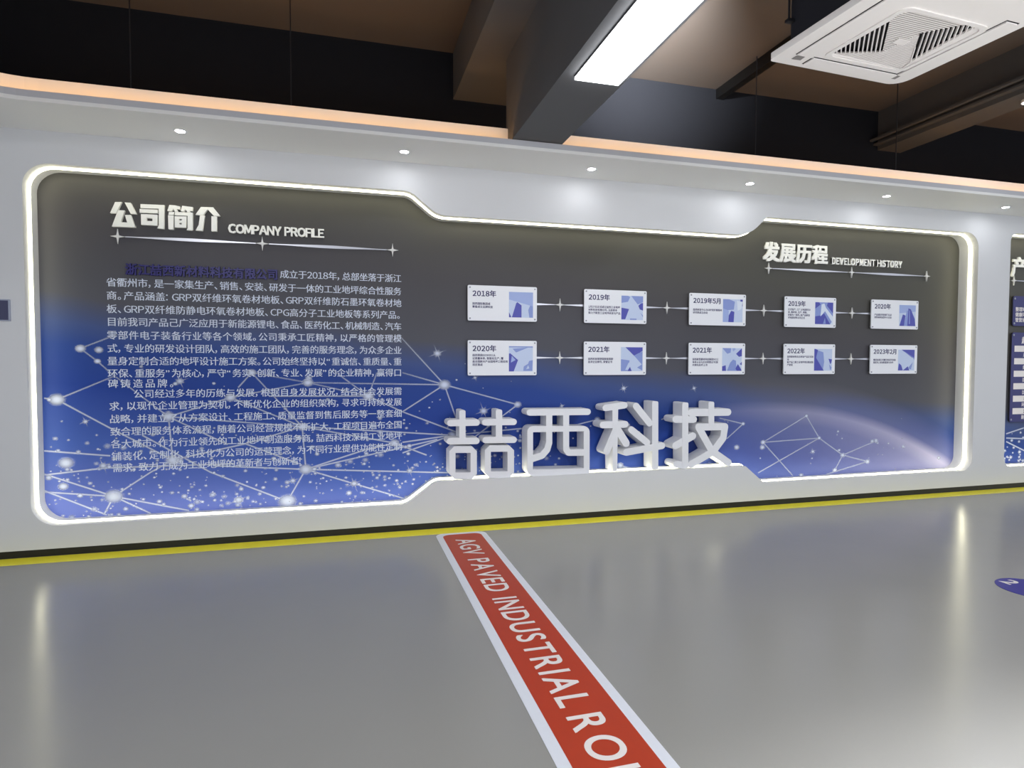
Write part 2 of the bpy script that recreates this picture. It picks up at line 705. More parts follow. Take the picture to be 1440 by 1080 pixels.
for loop, lab in ((MUR1, 'bright white light strip around the large mural recess'),
                  (MUR2, 'bright white light strip around the partly seen right mural')):
    mb = MB()
    lo = offset_loop(loop, .010)
    n = len(loop)
    vs = []
    for p, q in zip(loop, lo):
        vs += [(p[0], -.147, p[1]), (q[0], -.145, q[1]), (q[0], -.118, q[1]), (p[0], -.116, p[1])]
    fs = []
    for i in range(n):
        j = (i + 1) % n
        for k in range(3):
            fs.append((4 * i + k, 4 * i + k + 1, 4 * j + k + 1, 4 * j + k))
    mb.add(vs, fs, 'led')
    tag(mb.build('led_strip'), lab, 'light strip', 'recess light strips')

DL = [-.918, .672, 2.256, 3.83, 5.405, 6.985]
ords = ['first', 'second', 'third', 'fourth', 'fifth', 'sixth']
for i, x in enumerate(DL):
    t = thing('downlight', (x, -.49, ZS), f'small round recessed downlight, {ords[i]} from the left in the soffit', 'downlight', 'soffit downlights')
    mb = MB()
    vs, fs = [], []
    n = 24
    for rr, zz in ((.045, 0), (.045, -.004), (.034, -.006), (.032, -.002)):
        for k in range(n):
            a = 2 * math.pi * k / n
            vs.append((x + rr * math.cos(a), -.49 + rr * math.sin(a), ZS + zz))
    for r_ in range(3):
        for k in range(n):
            fs.append((r_ * n + k, r_ * n + (k + 1) % n, (r_ + 1) * n + (k + 1) % n, (r_ + 1) * n + k))
    mb.add(vs, fs, 'trim')
    mb.build('trim_ring', t)
    mb = MB()
    mb.add([(x + .033 * math.cos(2 * math.pi * k / n), -.49 + .033 * math.sin(2 * math.pi * k / n), ZS - .003) for k in range(n)],
           [tuple(reversed(range(n)))], 'down')
    mb.build('lens', t)

# spot under the right beam
t = thing('downlight', (6.25, -1.2, 3.84), 'small bright downlight under the right ceiling beam at the frame edge', 'downlight')
mb = MB()
n = 20
mb.prism([(6.25 + .06 * math.cos(2 * math.pi * k / n), -1.2 + .06 * math.sin(2 * math.pi * k / n)) for k in range(n)], 3.815, 3.84, 'trim', axis='z')
mb.build('trim_ring', t)
mb = MB()
mb.add([(6.25 + .045 * math.cos(2 * math.pi * k / n), -1.2 + .045 * math.sin(2 * math.pi * k / n), 3.813) for k in range(n)], [tuple(reversed(range(n)))], 'down')
mb.build('lens', t)

# linear panel light under the boxed beam
t = thing('panel_light', (1.71, -2.47, 3.14), 'long bright white panel light under the grey boxed beam', 'ceiling light')
mb = MB()
mb.box(1.553, 1.843, -3.103, -1.893, 3.152, 3.164, 'beam')
mb.build('frame', t)
mb = MB()
mb.box(1.556, 1.84, -3.1, -1.896, 3.137, 3.152, 'panel')
mb.build('diffuser', t)

# ================================================================== MURALS
t1 = thing('wall_mural', (2.5, 0, 0), 'wide charcoal to blue space mural with network lines and company text', 'mural')
mb = MB()
mb.box(-2.1, 7.07, 0, .03, .14, 2.96, 'mural')
mb.build('printed_panel', t1)

P0 = lambda a, b: at(a, b, 0)
hubs = [(160, 698, 11), (430, 660, 9), (404, 705, 12), (625, 541, 9), (728, 569, 6), (237, 586, 8), (425, 600, 7),
        (433, 538, 7), (518, 557, 8), (354, 524, 6), (243, 647, 9), (324, 559, 7), (555, 623, 7), (80, 562, 9),
        (113, 490, 6), (93, 651, 9), (139, 492, 5), (137, 508, 4), (1134, 585, 3), (1073, 622, 4), (1152, 616, 3),
        (1185, 640, 4), (1220, 649, 4), (1232, 620, 4), (1045, 596, 3), (1174, 661, 4), (1072, 629, 4), (636, 612, 7),
        (89, 684, 6), (1320, 644, 3), (1270, 628, 3), (840, 590, 4), (872, 655, 5), (1036, 629, 4)]
lines = [(160, 698, 60, 666), (160, 698, 62, 692), (160, 698, 212, 664), (160, 698, 146, 724), (160, 698, 212, 722),
         (160, 698, 266, 718), (212, 664, 243, 647), (62, 634, 155, 641), (62, 668, 150, 658), (150, 658, 330, 652),
         (430, 660, 425, 600), (430, 660, 404, 705), (430, 660, 512, 633), (430, 660, 615, 618), (430, 660, 640, 665),
         (430, 660, 568, 701), (430, 660, 300, 655), (404, 705, 296, 664), (296, 664, 200, 612), (625, 541, 560, 470),
         (625, 541, 566, 524), (625, 541, 433, 538), (625, 541, 566, 579), (625, 541, 728, 569), (625, 541, 642, 590),
         (566, 579, 662, 615), (636, 612, 425, 600), (636, 612, 566, 622), (636, 612, 566, 637), (518, 557, 433, 538),
         (518, 557, 530, 524), (518, 557, 470, 522), (518, 557, 566, 579), (518, 557, 378, 557), (728, 569, 668, 614),
         (324, 559, 433, 538), (324, 559, 237, 586), (354, 524, 433, 538), (354, 524, 335, 545), (354, 524, 425, 600),
         (237, 586, 163, 530), (237, 586, 243, 647), (237, 586, 320, 625), (237, 586, 425, 600), (243, 647, 345, 624),
         (113, 490, 165, 470), (113, 490, 137, 508), (137, 508, 163, 531), (80, 562, 163, 528), (80, 562, 155, 602),
         (155, 602, 243, 647), (62, 690, 150, 724), (345, 624, 425, 600), (345, 624, 420, 652), (324, 559, 425, 600),
         (555, 623, 425, 600), (555, 623, 600, 640), (555, 623, 512, 633), (62, 560, 80, 562),
         (1134, 585, 1073, 622), (1134, 585, 1152, 616), (1073, 622, 1152, 616), (1152, 616, 1066, 665),
         (1073, 622, 1115, 669), (1152, 616, 1185, 640), (1185, 640, 1232, 620), (1185, 640, 1220, 649),
         (1185, 640, 1174, 661), (1220, 649, 1162, 667), (1045, 596, 1022, 617), (1045, 596, 1012, 588),
         (840, 590, 760, 610), (636, 612, 760, 600), (872, 655, 935, 668), (930, 590, 958, 578)]
sparks = [(253, 536, 11), (434, 532, 10), (615, 497, 13), (680, 578, 14), (336, 703, 14), (412, 676, 9), (498, 680, 12),
          (576, 662, 10), (145, 655, 11), (877, 546, 9), (976, 546, 7), (790, 571, 6), (1143, 635, 8), (668, 531, 6),
          (636, 640, 12), (120, 593, 7)]
random.seed(4)
mb = MB()


def dot(x, z, r, a=1.0, y=None, n=12, core=.28):
    y = y or -.0002 - random.random() * .0001
    vs = [(x, y, z)] + [(x + r * core * math.cos(2 * math.pi * k / n), y, z + r * core * .8 * math.sin(2 * math.pi * k / n)) for k in range(n)]
    vs += [(x + r * math.cos(2 * math.pi * k / n), y, z + r * .8 * math.sin(2 * math.pi * k / n)) for k in range(n)]
    ink = [a] + [a * .9] * n + [0.0] * n
    fs = [(0, 1 + k, 1 + (k + 1) % n) for k in range(n)]
    fs += [(1 + k, 1 + n + k, 1 + n + (k + 1) % n, 1 + (k + 1) % n) for k in range(n)]
    mb.add(vs, fs, 'ink', ink)


def inside(x, z, loop=MUR1):
    c = False
    n = len(loop)
    for i in range(n):
        (xa, za), (xb, zb) = loop[i], loop[i - 1]
        if (za > z) != (zb > z) and x < (xb - xa) * (z - za) / (zb - za) + xa:
            c = not c
    return c


for (px, py, r_) in hubs:
    p = P0(px, py)
    sc = .0065 if px < 800 else .0085
    dot(p.x, p.z, r_ * sc * 1.15, .92 if px < 700 else .8)


def ray_line(ax, az, bx, bz, w0, a0, a1, y=-.00018):
    d = Vector((bx - ax, bz - az))
    if d.length < 1e-5:
        return
    nrm = Vector((-d.y, d.x)).normalized() * w0
    vs = [(ax - nrm.x, y, az - nrm.y), (ax, y, az), (ax + nrm.x, y, az + nrm.y),
          (bx - nrm.x, y, bz - nrm.y), (bx, y, bz), (bx + nrm.x, y, bz + nrm.y)]
    mb.add(vs, [(0, 3, 4, 1), (1, 4, 5, 2)], 'ink', [a0 * .35, a0, a0 * .35, a1 * .35, a1, a1 * .35])


for (a, b, c, d) in lines:
    p, q = P0(a, b), P0(c, d)
    f1 = .75 if b > 600 else (.6 if b > 540 else .42)
    f2 = .75 if d > 600 else (.6 if d > 540 else .36)
    if a > 1000:
        f1 = f2 = .55
    ray_line(p.x, p.z, q.x, q.z, .0075, f1, f2)
for (px, py, r_) in sparks:
    p = P0(px, py)
    dot(p.x, p.z, r_ * .0032, .75)
    for k in range(8):
        th = R(20) + k * math.pi / 4
        L_ = r_ * .0068 * (1 if k % 2 == 0 else .6)
        ray_line(p.x, p.z, p.x + L_ * math.cos(th), p.z + L_ * math.sin(th), .004, .8, 0)
cnt = 0
while cnt < 620:
    x = random.uniform(-2.0, 2.2) if random.random() < .93 else random.uniform(2.2, 6.3)
    z = .2 + abs(random.gauss(0, .42))
    lim = 1.45 if x < 1.7 else .85
    if z > lim or not inside(x, z):
        continue
    r_ = min(.034, .007 + random.expovariate(1 / .0075))
    if z > .9:
        r_ *= .75
    dot(x, z, r_, random.uniform(.45, .9), n=10)
    cnt += 1
mb.build('printed_network', t1)['kind'] = 'stuff'

TXT = [
    (2.160, .99, '成立于2018年，总部坐落于浙江', -.305),
    (2.048, 0, '省衢州市，是一家集生产、销售、安装、研发于一体的工业地坪综合性服务', -1.567),
    (1.946, 0, '商。产品涵盖：GRP双纤维环氧卷材地板、GRP双纤维防石墨环氧卷材地', -1.567),
    (1.843, 0, '板、GRP双纤维防静电环氧卷材地板、CPG高分子工业地板等系列产品。', -1.568),
    (1.743, 0, '目前我司产品己广泛应用于新能源锂电、食品、医药化工、机械制造、汽车', -1.570),
    (1.639, 0, '零部件电子装备行业等各个领域。公司秉承工匠精神，以严格的管理模', -1.570),
    (1.537, 0, '式，专业的研发设计团队，高效的施工团队，完善的服务理念，为众多企业', -1.570),
    (1.438, 0, '量身定制合适的地坪设计施工方案。公司始终坚持以“重诚信、重质量、重', -1.571),
    (1.342, 0, '环保、重服务”为核心，严守“务实、创新、专业、发展”的企业精神，赢得口', -1.571),
    (1.262, 0, '碑铸造品牌。', -1.571),
    (1.180, 0, '公司经过多年的历练与发展，根据自身发展状况，结合社会发展需', -1.395),
    (1.086, 0, '求，以现代企业管理为契机，不断优化企业的组织架构，寻求可持续发展', -1.565),
    (.985, 0, '战略，并建立了从方案设计、工程施工、质量监督到售后服务等一整套细', -1.565),
    (.886, 0, '致合理的服务体系流程，随着公司经营规模不断扩大，工程项目遍布全国', -1.562),
    (.789, 0, '各大城市。作为行业领先的工业地坪制造服务商，喆西科技深耕工业地坪', -1.560),
    (.692, 0, '铺装化、定制化、科技化为公司的运营理念，为不同行业提供功能性定制', -1.557),
    (.602, 0, '需求，致力于成为工业地坪的革新者与创新者！', -1.553),
]
FS = .0735
for k, grp in enumerate((TXT[:10], TXT[10:])):
    mb = MB()
    for (z, _, s, x) in grp:
        full = s not in ('碑铸造品牌。', '需求，致力于成为工业地坪的革新者与创新者！')
        wd = (.69 - x) if full else {'碑': .475, '需': 1.425}[s[0]]
        put_text(mb, wide(s) if '！' not in s else s, x, z - FS * .38, FS, 'print', y=-.0005, width=wd, bold=.012, narrow=.6)
    mb.build('text_paragraph', t1)

t2 = thing('wall_mural', (9.2, 0, 0), 'second dark blue mural, cut off by the right frame edge', 'mural')
mb = MB()
mb.box(7.36, 10.7, 0, .03, .16, 2.98, 'mural')
mb.build('printed_panel', t2)
mb = MB()
for (a, b, c, d) in ((1415, 610, 1445, 600), (1415, 616, 1445, 617), (1415, 621, 1445, 636)):
    p, q = P0(a, b), P0(c, d)
    ray_line(p.x, p.z, q.x, q.z, .009, .8, .8)
for k in range(60):
    dot(random.uniform(7.5, 8.6), .26 + abs(random.gauss(0, .2)), random.uniform(.01, .035), .8, n=10)
mb.build('printed_network', t2)['kind'] = 'stuff'

# ================================================================== RAISED LETTERING ON THE MURAL
# company profile heading, traced on the mural plane
zf = lambda x, y: (140 + x / 8, 270 + y / 8)
HEAD = {
    '公': [[[(175, 112), (247, 112), (188, 238), (118, 236)]], [[(282, 117), (350, 122), (415, 248), (350, 245)]],
          [[(208, 203), (282, 208), (238, 340), (310, 343), (285, 258), (352, 258), (400, 398), (138, 388)]]],
    '司': [[[(460, 135), (728, 147), (725, 415), (648, 408), (668, 372), (665, 188), (460, 180)]],
          [[(450, 190), (655, 200), (655, 240), (450, 232)]],
          [[(465, 248), (652, 256), (650, 378), (468, 368)], [(528, 292), (595, 296), (595, 328), (528, 325)]]],
    '简': [[[(785, 145), (850, 150), (905, 163), (905, 195), (868, 190), (885, 222), (845, 220), (832, 190), (808, 215), (762, 212)]],
          [[(930, 155), (1050, 170), (1048, 215), (1010, 210), (1025, 228), (985, 225), (970, 200), (945, 220), (912, 213)]],
          [[(780, 222), (840, 225), (838, 258), (775, 255)]],
          [[(848, 225), (1048, 232), (1048, 420), (1040, 432), (978, 428), (992, 405), (990, 268), (848, 260)]],
          [[(770, 260), (832, 264), (832, 422), (775, 418)]],
          [[(845, 272), (978, 275), (975, 402), (848, 398)], [(895, 303), (925, 303), (925, 320), (895, 320)], [(895, 348), (925, 348), (925, 365), (895, 365)]]],
    '介': [[[(1140, 168), (1278, 172), (1358, 270), (1285, 268), (1215, 195), (1165, 262), (1078, 255)]],
          [[(1130, 262), (1185, 265), (1160, 437), (1080, 432), (1115, 370)]], [[(1258, 272), (1320, 274), (1320, 443), (1258, 440)]]],
}
t = thing('heading_lettering', (-1.13, -.02, 2.46), 'large raised off-white four character heading at the top left of the mural', 'lettering')
for ch, strokes in HEAD.items():
    mb = MB()
    for k, st in enumerate(strokes):
        mb.prism([xz([zf(*p) for p in l], -.025) for l in st], -.026 - .0003 * k, 0, 'offwhite', side='offwhite')
    mb.build('letter', t)


def heading(s, x, z, h, wd, bold, label, depth, ydim, sx=1.0, gap=.1):
    t_ = thing('heading_lettering', (x + wd / 2, ydim, z), label, 'lettering')
    s = wide(s)
    lay, tot = layout(s, depth, gap=gap)
    ex = (wd - tot * h * sx) / max(1, len(lay) - 1)
    for i, (ch, cx) in enumerate(lay):
        mb_ = MB()
        ox = x + cx * h * sx + ex * i
        ink(mb_, ch, lambda a, b, c: (ox + a * h * sx, ydim - c * h, z + b * h), 'offwhite', bold, depth)
        mb_.build('letter', t_)
    return t_


heading('COMPANY PROFILE', -.695, 2.474, .092, .75, .042, 'small raised off-white English heading COMPANY PROFILE', .1, -.0115, .92, .2)
heading('发展历程', 4.355, 2.498, .205, .8, .046, 'large raised off-white four character heading at the top right of the mural', .035, -.0085, .97)
heading('DEVELOPMENT HISTORY', 5.205, 2.483, .092, .94, .042, 'small raised off-white English heading DEVELOPMENT HISTORY', .1, -.0105, .78, .12)
heading('产', 7.765, 2.475, .24, .24, .035, 'raised off-white character at the top of the right mural', .035, -.0095)

# navy company name pinned over the first line
t = thing('company_name_lettering', (-.88, -.01, 2.15), 'row of raised navy characters opening the first text line', 'lettering')
name = '浙江喆西新材料科技有限公司'
for i, ch in enumerate(name):
    mb = MB()
    h = .092
    x = -1.43 + i * (1.115 / 13)
    ink(mb, ch, lambda a, b, c: (x + a * h * .93, -.0095 - c * h, 2.117 + b * h), 'blue_acrylic', .034, .08)
    mb.build('letter', t)


# ================================================================== STARS AND CONNECTING BARS
def star(x, z, r_, label, y0=-.03, grp=None):
    mb_ = MB()
    pts = []
    for i in range(4):
        a0 = i * math.pi / 2
        tip = Vector((r_ * math.cos(a0), r_ * math.sin(a0)))
        nxt = Vector((-tip.y, tip.x))
        mid = (tip + nxt) * .16
        pts += [tip * 1.0, tip * .5 + nxt * .085, mid, nxt * .5 + tip * .085]
    pts = [(x + p.x * .85, z + p.y) for p in pts]
    mb_.prism(pts, y0, -.001, 'star')
    return tag(mb_.build('star_ornament', origin=(x, 0, z)), label, 'ornament', grp)


def bar(x0, x1, z, fat, label, grp, y=-.012):
    """tapered silver bar: fat='mid' bulges in the middle, 'ends' at both ends"""
    mb_ = MB()
    n_ = 24
    top, bot = [], []
    for i in range(n_ + 1):
        s_ = i / n_
        if fat == 'mid':
            hh = .0035 + .0085 * math.sin(math.pi * s_) ** 2
        else:
            hh = .0015 + .0095 * (abs(2 * s_ - 1)) ** 1.3
        top.append((x0 + (x1 - x0) * s_, z + hh))
        bot.append((x0 + (x1 - x0) * s_, z - hh))
    mb_.prism(bot + top[::-1], y, -.001, 'silver')
    return tag(mb_.build('connector_bar', origin=((x0 + x1) / 2, 0, z)), label, 'bar', grp)


for nm, xs, z, lo in (('the left heading', (-1.477, -.435, .614), 2.400, 1), ('the right heading', (4.426, 5.472, 6.502), 2.405, 1)):
    for x, w_ in zip(xs, ('left', 'middle', 'right')):
        star(x, z, .058, f'four pointed white star at the {w_} of the bar under {nm}', -.016, 'heading stars')
    bar(xs[0] + .05, xs[1] - .05, z, 'mid', f'slim silver bar under {nm}, left half', 'heading bars')
    bar(xs[1] + .05, xs[2] - .05, z, 'mid', f'slim silver bar under {nm}, right half', 'heading bars')
star(7.815, 2.405, .058, 'four pointed white star at the right frame edge', -.016, 'heading stars')
bar(7.865, 8.9, 2.405, 'mid', 'slim silver bar starting at the right frame edge', 'heading bars')

# ================================================================== TIMELINE CARDS
CW, CH = .647, .316
CXs = [1.269 + 1.1135 * i for i in range(5)]
CZ = [(2.122, 'upper'), (1.630, 'lower')]
for j, (zt, rn) in enumerate(CZ):
    zc = (1.97, 1.476)[j]
    for i in range(4):
        xa, xb = CXs[i] + CW, CXs[i + 1]
        bar(xa - .02, xb + .02, zc, 'ends', f'silver bar joining {rn} row cards {ords[i]} and {ords[i+1]}', 'timeline bars', -.010)
        star((xa + xb) / 2, zc, .06, f'four pointed white star between {rn} row cards {ords[i]} and {ords[i+1]}', -.016, 'timeline stars')

Lt, Md, Dk, Sky = (198, 212, 240), (136, 154, 214), (74, 78, 176), (160, 178, 228)
for nm, c in (('pl', Lt), ('pm', Md), ('pd', Dk), ('ps', Sky), ('pw', (222, 232, 248))):
    M[nm] = mat('print_' + nm, c, .4)
CARDS = [  # (title, lines, picture polygons in the unit square, z up)
    ('2018年', ['喆西国际集团成', '筹备成立品牌科技'], 'ps', [
        ('pl', [(0, 0), (1, 0), (1, .45), (0, .7)]), ('pd', [(.12, 0), (.52, 0), (.52, .48), (.35, .6), (.3, .57)]), ('pd', [(0, 0), (.1, 0), (0, .2)]),
        ('pm', [(.85, 0), (1, 0), (1, .45), (.88, .48), (.8, .3)])], 'tall tower'),
    ('2019年', ['1月27日正式成立喆西工业地坪', '材料科技有限公司，注册资本', '致力于新型工业地坪研发与产品'], 'pl', [
        ('pm', [(0, .7), (.3, .75), (.4, .95), (.3, 1), (0, 1)]), ('pm', [(.45, 1), (1, 1), (1, .75), (.75, .65)]), ('pd', [(.78, .6), (.9, .7), (1, .72), (1, .4), (.85, .45)]),
        ('pd', [(0, .02), (.18, .02), (.35, .45), (0, .5)]), ('pm', [(.4, 0), (.7, 0), (.7, .06), (.4, .06)]), ('pm', [(.88, .3), (1, .12), (1, .2)])], 'upward view between towers'),
    ('2019年5月', ['喆西研发中心与GRP双纤维卷材', '研究院成立启动'], 'pl', [
        ('pm', [(0, .5), (.55, .55), (.6, .9), (.3, 1), (0, 1)]), ('ps', [(0, 0), (.28, 0), (.3, .5), (0, .6)]), ('pd', [(.28, 0), (.55, 0), (.58, .45), (.42, .5), (.3, .3)]),
        ('pd', [(.86, .75), (1, .7), (1, 1), (.88, 1)]), ('pw', [(.75, .5), (.95, .6), (1, .9), (.7, .95)])], 'glass tower and a dark window'),
    ('2019年', ['正式投产，工厂占地面积50', '亩，集研发、生产、销售、', '安装为一体的，新产品新技', '术地面材料公司正式'], 'pm', [
        ('pd', [(0, 0), (.85, 0), (.5, .5), (.35, .4), (0, .35)]), ('pw', [(.3, .35), (.55, .6), (.95, .1), (1, .2), (1, .35), (.6, .75), (.5, .95), (.35, .9)]),
        ('pd', [(0, .7), (.3, .9), (.2, 1), (0, 1)]), ('pd', [(.65, .85), (1, .5), (1, 1), (.7, 1)]), ('pw', [(.85, 0), (1, 0), (1, .2)]), ('pm', [(.45, .02), (.6, .02), (.55, .3)])], 'bright gap between dark towers'),
    ('2020年', ['产品通过科技部门认证', '获得省科技型中小企业'], 'pl', [
        ('ps', [(0, .6), (1, .7), (1, 1), (0, 1)]), ('pd', [(.02, 0), (.3, 0), (.38, .5), (.22, .55)]), ('pm', [(.3, 0), (.5, 0), (.62, .7), (.45, .75)]),
        ('pd', [(.5, 0), (1, 0), (.95, .35), (.7, .8), (.55, .85)]), ('pm', [(.6, .1), (.66, .1), (.64, .75), (.6, .75)])], 'curved high tower'),
    ('2020年', ['喆西荣获ISO9001认', '证质量体系、智能化生产、覆', '盖全国新兴产业园地坪工程应用', '项目落成'], 'pl', [
        ('pm', [(.0, .95), (1, .95), (1, 1), (0, 1)]), ('pm', [(.15, .9), (.8, .95), (.55, .85), (.3, .75)]), ('pd', [(0, 0), (.2, 0), (.38, .45), (.05, .72), (0, .7)]),
        ('ps', [(.08, .35), (.28, .45), (.12, .62)]), ('pm', [(.6, .02), (.98, .02), (1, .45), (.85, .42), (.8, .3), (.62, .2)]), ('pl', [(.72, .08), (.86, .12), (.8, .25)])], 'dark blue angular facade'),
    ('2021年', ['喆西科技荣获国家级高新', '技术企业称号，荣誉证书'], 'pl', [
        ('pd', [(.2, 1), (1, 1), (1, .85), (.75, .7), (.6, .65)]), ('pm', [(.6, .65), (.8, .75), (1, .82), (1, .25)]), ('pm', [(0, 0), (.3, 0), (.4, .45), (0, .5)]),
        ('pd', [(.3, 0), (.5, 0), (.42, .18)]), ('pm', [(.75, .15), (1, .02), (1, .3)]), ('pl', [(.2, .05), (.3, .05), (.4, .35), (.35, .35)])], 'two towers meeting a dark top'),
    ('2021年', ['喆西新型建材科技集团ISO三', '体系认证与企业荣誉证书（国', '内领先技术）上市'], 'pl', [
        ('pm', [(0, 1), (.45, 1), (.42, .8), (.25, .75)]), ('ps', [(.55, .85), (.68, .95), (.65, 1), (.5, 1)]), ('pd', [(.7, .75), (1, 1), (1, .65), (.85, .62)]),
        ('pm', [(.25, 0), (.75, 0), (.7, .45), (.55, .5), (.4, .35)]), ('pd', [(0, 0), (.2, 0), (.18, .25), (0, .2)]), ('pd', [(.75, 0), (1, 0), (.95, .1), (.8, .3), (.68, .1)]), ('pd', [(.9, .3), (1, .25), (1, .4)])], 'blue glass pyramid'),
    ('2022年', ['喆西新材料自主研发产品正式启', '动', '新产品二期工业地坪项目落成投', '产使用'], 'pl', [
        ('pd', [(0, 0), (.55, 0), (.1, .6), (0, .65)]), ('pm', [(.15, .95), (.5, .85), (.56, .4), (.5, .05), (.1, .6)]), ('pd', [(0, .65), (.1, .6), (.2, .95), (.05, 1), (0, 1)]), ('pd', [(.8, .55), (1, .52), (.95, .35), (.9, .3)]), ('pm', [(.84, .3), (.98, .15), (.95, .05), (.9, .04)])], 'slanted blue office block'),
    ('2023年2月', ['集团总部正式搬迁新区科创园', '园区内，启动新篇章与合作'], 'pl', [
        ('pd', [(.2, 1), (1, 1), (1, .6), (.85, .62)]), ('pm', [(.2, 1), (.3, .93), (.85, .65), (1, .5), (1, .6)]), ('pd', [(0, 0), (.3, 0), (.2, .25), (.05, .35)]), ('pd', [(.3, 0), (.7, 0), (.6, .2), (.45, .1)]), ('pm', [(.6, .1), (.8, .05), (.9, .4)])], 'dark sky corner over white facade'),
]
k = 0
for j, (zt, rn) in enumerate(CZ):
    for i in range(5):
        title, tl, bgm, polys, pic = CARDS[k]
        k += 1
        x0, z0 = CXs[i], zt - CH
        t = thing('timeline_card', (x0 + CW / 2, -.02, z0), f'white timeline card with {pic}, {rn} row, {ords[i]} from left', 'card', 'timeline cards')
        mb = MB()
        mb.prism(rrect(x0, x0 + CW, z0, zt, .012, 3), -.034, -.022, 'card', side='card_edge')
        mb.build('plate', t)
        mb = MB()
        put_text(mb, wide(title), x0 + .042, zt - .096, .062, 'navy_ink', y=-.0345, bold=.028, sx=.97, gap=.13)
        mb.build('title_text', t)
        mb = MB()
        n0 = len(tl)
        zl = zt - (.172 if n0 < 4 else .142)
        for q, s in enumerate(tl):
            put_text(mb, wide(s), x0 + .042, zl - q * .0285, .0235, 'navy_ink', y=-.0345, bold=.025)
        mb.build('body_text', t)
        mb = MB()
        px0, px1, pz0, pz1 = x0 + .381, x0 + .609, z0 + .036, zt - .05
        mb.prism([(px0, pz0), (px1, pz0), (px1, pz1), (px0, pz1)], -.0348, -.034, bgm)
        for q, (mn, pl) in enumerate(polys):
            mb.prism([(px0 + a * (px1 - px0), pz0 + b * (pz1 - pz0)) for a, b in pl], -.03495 - .00012 * q, -.0348, mn)
        mb.build('picture', t)
        for (sx_, sz_) in ((.02, .02), (CW - .02, .02), (.02, CH - .02), (CW - .02, CH - .02)):
            mb = MB()
            mb.tube((x0 + sx_, -.001, z0 + sz_), (x0 + sx_, -.038, z0 + sz_), .0075, 'steel', 10)
            mb.build('standoff_screw', t)

# ================================================================== BIG STANDING LETTERS
LY0, LY1 = -.2, -.03
V = lambda ox, oy: (lambda x, y: (ox + x / 9, oy + y / 9))


def big(label, f, caps=(), polys=(), polyl=()):
    mb_ = MB()
    kk = [0]

    def nx():
        kk[0] += 1
        return LY0 - .0003 * kk[0]
    W = lambda pts: xz([f(*p) for p in pts], LY0)
    for (a, b, wd) in caps:
        p, q = W([a, b])
        r_ = wd / 2 / 9 / 157.0 * (1 + (p[0] - 1.0) * .12)
        mb_.prism(capsule(p, q, r_), nx(), LY1, 'letter')
    for pl in polys:
        if isinstance(pl[0][0], (int, float)):
            pl = [pl]
        mb_.prism([W(l) for l in pl], nx(), LY1, 'letter')
    o = mb_.build('block_letter', origin=(sum(v[0] for v in mb_.v) / len(mb_.v), -.115, .411))
    return tag(o, label, 'letter', 'standing block letters')


def cham(x0, y0, x1, y1, c):
    return [(x0 + c, y0), (x1 - c, y0), (x1, y0 + c), (x1, y1 - c), (x1 - c, y1), (x0 + c, y1), (x0, y1 - c), (x0, y0 + c)]


def ring(x0, y0, x1, y1, r_, n=5):
    return fillet([(x0, y0, r_), (x1, y0, r_), (x1, y1, r_), (x0, y1, r_)], n)


f = V(615, 560)
big('thick white standing block letter, leftmost of the four on the ledge', f,
    caps=[((165, 315), (500, 308), 78), ((160, 545), (495, 540), 80), ((605, 305), (968, 300), 76), ((610, 530), (968, 526), 76),
          ],
    polys=[ring(278, 150, 357, 520, 22), ring(740, 143, 820, 510, 22),
           [cham(152, 608, 500, 1022, 62), [(230, 692), (420, 692), (420, 940), (230, 940)]],
           [cham(600, 596, 970, 1008, 62), [(677, 678), (888, 676), (888, 925), (677, 928)]]])
f = V(725, 560)
big('thick white standing block letter, second of the four on the ledge', f,
    caps=[((180, 180), (915, 172), 76), ((426, 200), (426, 560), 74), ((426, 560), (400, 650), 76), ((400, 650), (335, 725), 78), ((335, 725), (215, 765), 78),
          ((640, 200), (640, 640), 72), ((640, 645), (672, 688), 74), ((672, 688), (890, 686), 74)],
    polys=[[ring(148, 352, 936, 985, 75), [(220, 430), (862, 418), (862, 886), (220, 902)]]])
f = V(825, 550)
big('thick white standing block letter, third of the four on the ledge', f,
    caps=[((240, 212), (480, 178), 74), ((205, 428), (490, 420), 76), ((375, 480), (255, 760), 80), ((400, 500), (500, 660), 84),
          ((625, 190), (795, 405), 76), ((565, 488), (765, 650), 74), ((500, 775), (955, 690), 76)],
    polys=[[(325, 190), (398, 185), (385, 1008), (330, 1012)], ring(828, 128, 905, 990, 18), [(340, 470), (400, 470), (330, 680), (255, 780)]])
f = V(925, 550)
big('thick white standing block letter, rightmost of the four on the ledge', f,
    caps=[((225, 358), (458, 358), 74), ((445, 568), (225, 690), 78), ((235, 925), (340, 938), 74), ((420, 272), (890, 266), 78), ((515, 455), (850, 450), 74),
          ((850, 450), (828, 590), 76), ((828, 590), (700, 765), 78), ((700, 765), (425, 925), 76), ((515, 455), (680, 755), 78), ((680, 755), (895, 905), 74)],
    polys=[ring(308, 143, 385, 970, 20), ring(640, 133, 712, 440, 20)])

